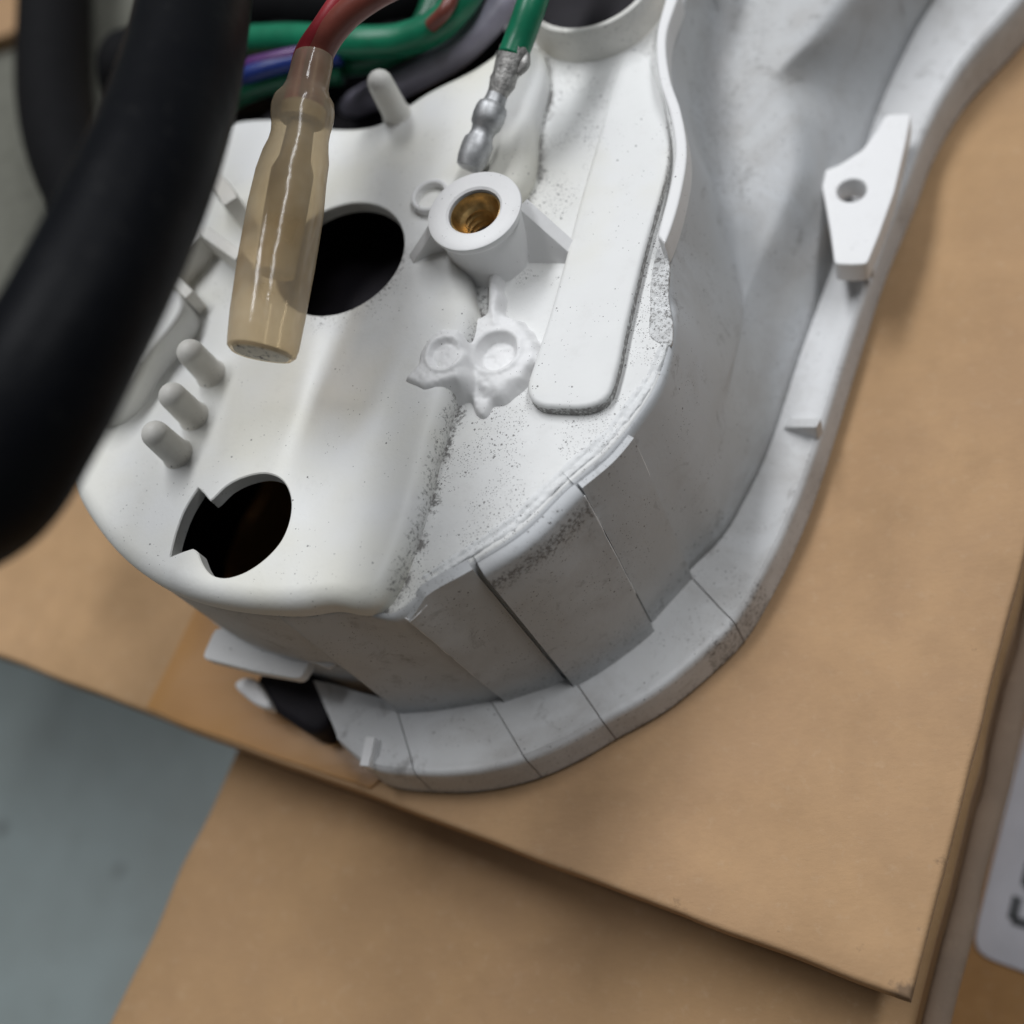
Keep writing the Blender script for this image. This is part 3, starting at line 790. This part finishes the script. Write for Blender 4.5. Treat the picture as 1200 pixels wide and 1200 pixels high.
# small ribs standing on the flange
def wedge(name, a, b, c, h, wid, mat):
    """triangular rib: a,b foot of the ridge on the flange, rising at c side"""
    a, b = np.asarray(a), np.asarray(b); t = b - a; t[2] = 0; L = np.linalg.norm(t); t /= L; n = np.array([-t[1], t[0], 0]) * wid / 2
    up = np.array([0, 0, h])
    V = [a + n, a - n, b + n, b - n, a + n + up * c[0], a - n + up * c[0], b + n + up * c[1], b - n + up * c[1]]
    Fc = [(0, 1, 5, 4), (2, 6, 7, 3), (0, 4, 6, 2), (1, 3, 7, 5), (4, 5, 7, 6), (0, 2, 3, 1)]
    o = mesh(name, V, Fc, mat, hs, 20)
    m = o.modifiers.new('bevel', 'BEVEL'); m.width = 0.0001; m.segments = 2
    return o
wedge('flange_rib', B(922, 498, .0043), B(962, 512, .0043), (0.15, 1.0), 0.0031, 0.0012, M['plastic_flange'])
wedge('flange_rib', B(441, 868, .0052), B(433, 902, .0052), (0.75, 0.7), 0.0022, 0.0011, M['plastic_clean'])

# screw tab with its hole
TZ = 0.0108
tab_P = outline([(1038, 134), (1068, 133), (1062, 165), (1048, 225), (1030, 275), (1016, 309), (997, 310), (978, 309), (973, 270), (966, 232), (960, 202), (985, 192), (1010, 176), (1026, 155)], TZ, curved=False, step=0.0004, smooth=1)
ch = B(998, 223, TZ)[:2]
thh = np.linspace(0, 2 * math.pi, 36, endpoint=False)
slab('screw_tab', tab_P, TZ - 0.0030, TZ, 0.0002, M['plastic_clean'], hs, [np.stack([ch[0] + 0.00175 * np.cos(thh), ch[1] + 0.00175 * np.sin(thh)], 1)], TZ - 0.0030, grid=0.001, hf=lambda x, y: vnoise(x, y, 90, 2) * 0.0001, bottom=False)
wedge('tab_gusset', B(985, 318, .0065), B(1024, 322, .0055), (0.2, 1.0), 0.0024, 0.0010, M['plastic_flange'])

# ================= pegs, boss and welds on the plate
def peg_mesh(base, r, h, tilt=(0, 0)):
    prof = [(-0.0006, r * 1.16), (0.0001, r * 1.12), (0.0003, r * 1.02), (h - r * 0.95, r * 0.94)] + [(h - r * 0.95 + r * 0.95 * math.sin(a), max(r * 0.94 * math.cos(a), 1e-5)) for a in np.linspace(0.25, 1.55, 6)]
    return lathe('peg', base, (tilt[0], tilt[1], 1), prof, M['pegplastic'], hs, 28, cap=True)
first = peg_mesh(B(247, 438, ZT), 0.00150, 0.0054)
for px, py in ((227, 488), (208, 532)):
    c = first.copy(); COL.objects.link(c); c.parent = hs
    q = B(px, py, ZT) - B(247, 438, ZT); c.location = first.location + Vector(q)
tall = peg_mesh(B(465, 134, ZT), 0.00150, 0.0062)

BC = B(555, 246, 0.0348)
boss_ax = np.array([0, 0, 1.0])
bb = np.array([BC[0], BC[1], ZL - 0.0006])
H = BC[2] - bb[2]
boss = lathe('screw_boss', bb, boss_ax, [(0, 0.0047), (0.0003, 0.00445), (0.0009, 0.00425), (H - 0.0012, 0.00440), (H - 0.0010, 0.00470), (H - 0.0003, 0.00492), (H - 0.0001, 0.00486), (H, 0.00470), (H, 0.0036), (H - 0.00002, 0.00296), (H - 0.0002, 0.00272), (H - 0.0012, 0.00266)], M['plastic_clean'], hs, 64)
ins = [(H - 0.0007, 0.00268), (H - 0.00055, 0.00262), (H - 0.0005, 0.0025), (H - 0.0008, 0.00232), (H - 0.0014, 0.00200)]
z = H - 0.0015
for k in range(4):
    ins += [(z, 0.00188), (z - 0.00035, 0.00152), (z - 0.00042, 0.00152), (z - 0.00075, 0.00188)]; z -= 0.0008
ins += [(z, 0.00178)]
lathe('threaded_insert', bb, boss_ax, ins, M['brass'], boss, 56, sharp=24)

lathe('bore_dark_disc', bb, boss_ax, [(0.0009, 0.0021), (0.0009, 0.00002)], M['black_matt'], boss, 32)  # black disc painting in the darkness of a deeper bore

def gusset(top_px, top_z, end_px, end_z, wid, mat):
    a, b = B(*top_px, top_z), B(*end_px, end_z)
    t = (b - a); t[2] = 0; t /= np.linalg.norm(t); n = np.array([-t[1], t[0], 0]) * wid / 2
    c = np.array([BC[0], BC[1], a[2]]); c0 = c + t * 0.0025
    zb = ZL - 0.0006
    lo = lambda q: np.array([q[0], q[1], zb])
    V = []; 
    for q in (c0, a, b): V += [q + n, q - n]
    for q in (c0, b): V += [lo(q) + n, lo(q) - n]
    Fc = [(0, 1, 3, 2), (2, 3, 5, 4), (4, 5, 9, 8), (6, 7, 1, 0), (1, 7, 9, 5, 3), (0, 2, 4, 8, 6)]
    o = mesh('boss_gusset', V, Fc, mat, hs, 25)
    m = o.modifiers.new('bevel', 'BEVEL'); m.width = 0.00012; m.segments = 2
    return o
gusset((613, 238), 0.0332, (684, 302), ZL + 0.0002, 0.0013, M['plastic_clean'])
gusset((508, 262), 0.0338, (482, 303), ZT + 0.0001, 0.0013, M['plastic_clean'])
# short tube standing behind the boss
lathe('short_tube', B(508, 236, ZT - 0.0003), (0, 0, 1), [(0, 0.0022), (0.0011, 0.0021), (0.0012, 0.0019), (0.0011, 0.00165), (0.0002, 0.0016), (0.0002, 0.00002)], M['plastic_clean'], hs, 36)

# melted weld bead: two lumps with dimples, a neck to the boss and a drip
g0, g1 = B(440, 350, ZL)[:2], B(660, 510, ZL)[:2]
lo = np.minimum(B(445, 340, ZL)[:2], np.minimum(B(445, 510, ZL)[:2], B(655, 340, ZL)[:2])) ; hi = np.maximum(B(655, 340, ZL)[:2], np.maximum(B(655, 510, ZL)[:2], B(445, 340, ZL)[:2]))
lo -= 0.003; hi += 0.003
X, Y = np.meshgrid(np.linspace(lo[0], hi[0], 230), np.linspace(lo[1], hi[1], 230))
pts = np.stack([X.ravel(), Y.ravel()], 1)
def blob(poly, zz, z, w, curved=True):
    P_ = outline(poly, zz, step=0.0003, curved=curved, smooth=3)
    P_ = P_ + normals2(P_) * (vnoise(P_[:, 0], P_[:, 1], 900, 3) * 0.0005)[:, None]
    pw = pts + np.stack([vnoise(pts[:, 0], pts[:, 1], 600, 11), vnoise(pts[:, 0], pts[:, 1], 600, 12)], 1) * 0.0006
    dd = polydist(P_, pw) * np.where(inside(P_, pw), 1, -1)
    s_ = np.clip(dd / w + 0.35, 0, 1); s_ = s_ * s_ * (3 - 2 * s_)
    return (ZL - 0.0010) + (z - ZL + 0.0010) * s_
hgt = np.full(len(pts), ZL - 0.001)
z1 = 0.0294; z2 = 0.0314
hgt = np.maximum(hgt, blob([(548, 378), (590, 365), (625, 385), (640, 415), (628, 448), (600, 470), (575, 478), (552, 460), (540, 432), (536, 402)], ZL, z1, 0.0019))
hgt = np.maximum(hgt, blob([(468, 448), (480, 425), (494, 398), (502, 388), (530, 376), (550, 385), (552, 420), (548, 445), (520, 460), (505, 468), (482, 462)], ZT, z2, 0.0019))
hgt = np.maximum(hgt, blob([(574, 298), (594, 298), (592, 398), (573, 398)], ZL, z1 + 0.0003, 0.0009, False))
hgt = np.maximum(hgt, blob([(560, 455), (584, 455), (578, 480), (568, 495), (558, 490)], ZL, ZL + 0.0008, 0.0007))
Hg = hgt.reshape(230, 230)
for _ in range(7):
    Hg = 0.25 * (np.roll(Hg, 1, 0) + np.roll(Hg, -1, 0) + np.roll(Hg, 1, 1) + np.roll(Hg, -1, 1))
hgt = Hg.ravel()
def dimple(px, py, z, r, depth):
    global hgt
    c = B(px, py, z)[:2]; rr = np.linalg.norm(pts - c, axis=1) / r
    hgt = np.minimum(hgt, np.where(rr < 1.08, hgt - depth * np.clip((1.05 - rr) / 0.25, 0, 1), hgt))
    hgt += 0.00018 * np.exp(-((rr - 1.2) / 0.15) ** 2)
dimple(581, 411, z1, 0.0021, 0.0012)
dimple(521, 414, z2, 0.0016, 0.00035)
hgt += (vnoise(pts[:, 0], pts[:, 1], 420, 4) * 0.00022 + vnoise(pts[:, 0], pts[:, 1], 1100, 5) * 0.00014 + vnoise(pts[:, 0], pts[:, 1], 2600, 6) * 0.00008)
n = 230
Fc = [(i * n + j, i * n + j + 1, (i + 1) * n + j + 1, (i + 1) * n + j) for i in range(n - 1) for j in range(n - 1) if max(hgt[i * n + j], hgt[(i + 1) * n + j + 1]) > ZL - 0.0008]
used = sorted({v for f in Fc for v in f}); mp = {v: k for k, v in enumerate(used)}
mesh('weld_bead', np.c_[pts, hgt][used], [tuple(mp[v] for v in f) for f in Fc], M['plastic_clean'], hs, 45)

# collar with the dark opening at the top
CC = B(690, -22, ZL + 0.004)
lathe('collar', (CC[0], CC[1], ZL - 0.0003), (0, 0, 1), [(0, 0.0083), (0.0003, 0.0079), (0.0040, 0.0076), (0.0043, 0.0075), (0.0044, 0.0073), (0.0042, 0.0068), (0.0020, 0.0066), (-0.0002, 0.0066)], M['pegplastic'], hs, 64,
      grime=lambda V: 0.25 + 0 * V[:, 0])
lathe('lamp_socket', (CC[0], CC[1], ZL + 0.0004), (0, 0, 1), [(0, 0.0062), (0.0022, 0.0062), (0.0024, 0.0058), (0.0018, 0.0002)], M['rubber'], hs, 48)

# raised rim and clip at the far left of the tray
lr = outline([(198, 335), (214, 352), (170, 415), (120, 475), (98, 480), (90, 468), (130, 405), (172, 350)], 0.0345, smooth=2)
slab('left_rim', lr, ZT - 0.0004, 0.0345, 0.0006, M['plastic'], hs, hf=warp, bottom=True)
def wallstrip(name, pts, z0, z1, wid, mat):
    C = cr(PB(pts, z1)[:, :2], 6); e = np.gradient(C, axis=0); e /= np.linalg.norm(e, axis=1)[:, None]; n_ = np.stack([e[:, 1], -e[:, 0]], 1) * wid / 2
    P_ = resample(ccw(np.vstack([C + n_, (C - n_)[::-1]])), 0.0005)
    return slab(name, P_, z0, z1, 0.0002, mat, hs, grid=None, bottom=True)
wallstrip('clip_wall', [(236, 268), (256, 283), (280, 300)], ZT - 0.0004, 0.0348, 0.0013, M['pegplastic'])
wallstrip('clip_wall', [(190, 318), (207, 331), (222, 345)], ZT - 0.0004, 0.0338, 0.0012, M['pegplastic'])
wallstrip('clip_wall', [(190, 318), (213, 292), (236, 268)], ZT - 0.0004, 0.0342, 0.0012, M['pegplastic'])
wallstrip('clip_post', [(246, 205), (262, 222), (270, 236)], ZT - 0.0004, 0.0355, 0.0018, M['pegplastic'])

# catch plates under the skirt at the lower left
slab('catch_plate', outline([(236, 771), (252, 735), (300, 742), (365, 772), (352, 796), (300, 787)], 0.0126, curved=False, smooth=1), 0.0112, 0.0126, 0.0002, M['plastic_clean'], hs, bottom=True)
slab('catch_plate', outline([(272, 800), (290, 792), (310, 812), (318, 830), (300, 826), (284, 814)], 0.006, smooth=1), 0.0040, 0.0060, 0.0006, M['plastic_clean'], hs, bottom=True)

# black rubber plug squeezed out beneath
g = slab('rubber_grommet', outline([(298, 796), (330, 774), (372, 788), (388, 836), (374, 858), (334, 842), (308, 820)], 0.0050, smooth=2), 0.0003, 0.0050, 0.0010, M['rubber'], None, bottom=True, loc=tuple(B(340, 835, 0.0003)))
tag(g, 'small black rubber block poking out under the lower left of the white housing', 'rubber grommet')

# ================================================================== wires and cables
def wire(name, spots, r, mat, label, cat='wire', group=None, parent=None, seg=20, **k):
    P_ = PB(spots)
    if parent is None:
        o = tube(name, P_, r, mat, None, seg, loc=tuple(P_[0]), **k); tag(o, label, cat, group); return o
    return tube(name, P_, r, mat, parent, seg, **k)

# thick black cable across the upper left
wire('black_cable', [(262, -160, .058), (236, -40, .060), (205, 110, .063), (150, 255, .066), (80, 395, .067), (30, 482, .0665), (-22, 562, .065), (-110, 604, .063), (-220, 620, .058)], [.0048, .0048, .0049, .0050, .0051, .0053, .0054, .0054, .0054], M['black'],
     'thick glossy black cable sleeve bending across the upper left, nearest the camera', 'cable', seg=40)
wire('black_cable', [(70, -160, .012), (64, 0, .012), (66, 130, .014), (90, 215, .018), (150, 290, .024), (215, 300, .028)], [.0058, .0058, .0056, .0050, .0040, .0035], M['black_matt'],
     'blurred matt black cable hanging straight down behind the thick glossy one', 'cable', seg=32)

# harness behind the plate: dark tape, green, blue and purple wires
wire('taped_harness', [(150, 85, .020), (240, 82, .021), (330, 78, .022), (420, 70, .022), (500, 55, .021), (570, 10, .020), (610, -60, .020)], [.0058, .0060, .0060, .0058, .0055, .0050, .0050], M['black_matt'],
     'dark taped wiring harness running behind the white plate under the green wires', 'harness', seg=32, wob=0.05)
wire('taped_harness', [(230, 20, .024), (330, 5, .026), (430, 8, .026), (520, -20, .026)], .0050, M['black_matt'], 'second dark taped harness at the top edge behind the red and brown wire', 'harness', seg=32, wob=0.05)
wire('taped_harness', [(250, 135, .015), (330, 118, .016), (430, 105, .016), (520, 70, .016), (600, 20, .016), (640, -60, .015)], .0062, M['black_matt'], 'lowest dark bundle, added to darken the gap under the back edge of the white plate', 'harness', seg=32, wob=0.05)  # extra bundle added so the gap behind the plate stays dark
GG = 'thick coloured wires of the harness'
wire('green_wire', [(290, 48, .030), (345, 46, .031), (420, 50, .032), (475, 46, .032), (515, 28, .033), (545, -5, .034), (560, -60, .034)], .0019, M['green'], 'thick blurred green wire arching from behind the brown wire to the top edge', group=GG)
wire('green_wire', [(300, 75, .027), (370, 74, .028), (440, 66, .029), (490, 40, .030), (520, -30, .031)], .0017, M['green_dark'], 'dark green wire running just under the brighter arching green wire', group=GG)
wire('green_wire', [(262, 118, .029), (300, 100, .030), (345, 88, .030), (400, 84, .029)], .0016, M['green_dark'], 'dark green wire below the blue wire, left of the amber sleeve', group=GG)
wire('blue_wire', [(265, 96, .031), (300, 84, .032), (345, 72, .032), (400, 66, .031)], .0011, M['blue'], 'thin blue wire between the purple and dark green wires', group=GG)
wire('purple_wire', [(268, 84, .0315), (305, 73, .0325), (350, 63, .0325), (400, 58, .031)], .0009, M['purple'], 'thin purple wire lying along the blue one', group=GG)
wire('lilac_wire', [(395, 140, .016), (425, 118, .022), (490, 88, .027), (545, 55, .029), (585, 10, .030), (605, -60, .030)], .0017, M['lilac'], 'pale lilac wire between the arching green wire and the bullet terminal wire', group=GG)
wire('orange_wire', [(505, 30, .0345), (522, 12, .036), (535, -20, .036)], .0008, M['brown'], 'thin rusty orange wire crossing the arching green wire', group=GG)

# green wire with its bullet terminal
q0, q1 = B(549, 198, .0328), B(607, 50, .0375)
ax = q1 - q0; L = np.linalg.norm(ax); ax /= L
bt = thing('bullet_connector', 'green wire ending in a tinned bullet terminal behind the screw boss', 'wire connector', q0)
px = L / 157.0                                     # metres per photo pixel along the terminal
lathe('bullet', q0, ax, [(0, .0011), (2 * px, .00138), (12 * px, .00158), (26 * px, .00164), (34 * px, .00158), (38 * px, .00132), (44 * px, .00122), (50 * px, .00132), (54 * px, .00160), (64 * px, .00170), (74 * px, .00165), (79 * px, .00150), (82 * px, .00118), (88 * px, .00110), (92 * px, .00110)], M['tin'], bt, 40, cap=True)
crimp = lathe('crimp_barrel', q0, ax, [(90 * px, .00112), (98 * px, .00122), (108 * px, .00150), (116 * px, .00140), (126 * px, .00160), (140 * px, .00172), (149 * px, .00176), (150 * px, .00150)], M['tin_worn'], bt, 32, squash=0.82,
      twist=lambda p_: p_ + ax * 0.00015 * math.sin(p_[0] * 9000))
wing = np.cross(ax, [0, 0, 1]); wing /= np.linalg.norm(wing)
if (RW.T @ wing)[0] < 0: wing = -wing
s0 = q0 + ax * 122 * px + wing * .0014
tube('crimp_wing', [s0, s0 + ax * 12 * px + wing * .0003, s0 + ax * 24 * px + wing * .0001], [.0004, .0006, .0004], M['tin_worn'], crimp, 12)
gw_ = [q0 + ax * 140 * px, q0 + ax * 158 * px, B(622, 8, .0392), B(638, -45, .040), B(650, -120, .041)]
tube('wire', gw_, .00158, M['green'], bt, 28)

# amber sleeve on the brown and red wire
s0, s1 = B(305, 416, .0408), B(367, 66, .0486)
ax2 = s1 - s0; L2 = np.linalg.norm(ax2); ax2 /= L2
k = L2 / 341.0
sc = thing('sleeved_connector', 'brown and red wire ending in an amber translucent vinyl sleeve', 'wire connector', s0)
prof = [(0, 37), (4, 41.5), (12, 43), (40, 44.5), (100, 46.5), (160, 46), (200, 43.5), (222, 41), (236, 37), (246, 35.5), (256, 36), (268, 38.5), (278, 39), (288, 37), (297, 30), (306, 26.5), (320, 25.5), (334, 25), (340, 24), (341, 21)]
px2 = 0.0000772
outer = [(t * k, r * px2) for t, r in prof]
inner = [(max(t, 16) * k, (r - 9) * px2) for t, r in prof[2:-1]][::-1]
wb = lambda p_: p_ + 0.00012 * np.array([math.sin(p_[1] * 700), math.cos(p_[0] * 620), 0])
lathe('sleeve', s0, ax2, outer + [(340 * k, 19 * px2)], M['sleeve'], sc, 48, twist=wb)
lathe('end_plug', s0, ax2, [(-0.0002, 0.00002), (-0.00015, 20 * px2), (0.0000, 33 * px2), (0.0004, 36.5 * px2)], M['plug'], sc, 40, twist=wb)
lathe('crimp_band', s0, ax2, [(262 * k, .0002), (262 * k, 24 * px2), (264 * k, 27.5 * px2), (280 * k, 27.5 * px2), (282 * k, 24 * px2), (282 * k, .0002)], M['cream'], sc, 32)
lathe('terminal', s0, ax2, [(90 * k, .00005), (90 * k, 24 * px2), (150 * k, 26 * px2), (205 * k, 26 * px2), (222 * k, 19 * px2), (262 * k, 16 * px2)], M['cream'], sc, 32)
side = np.cross(ax2, ZW * 0 + RW @ np.array([0, 0, 1.0])); side /= np.linalg.norm(side)
if (RW.T @ side)[0] < 0: side = -side
w0 = [s0 + ax2 * 268 * k, s0 + ax2 * 310 * k, s0 + ax2 * 345 * k]
brown = [w0[0] + side * .0005, w0[1] + side * .0005, w0[2] + side * .0006, B(402, 22, .0505), B(432, -2, .0515), B(470, -22, .052), B(540, -45, .052)]
tube('wire', brown, .00135, M['brown'], sc, 24)
red = [w0[0] - side * .0011, w0[1] - side * .0010, w0[2] - side * .0008, B(377, 32, .0500), B(398, 2, .0510), B(430, -30, .0515), B(500, -70, .052)]
tube('wire', red, .00100, M['red'], sc, 20)['label'] = 'thin red wire beside the brown one'
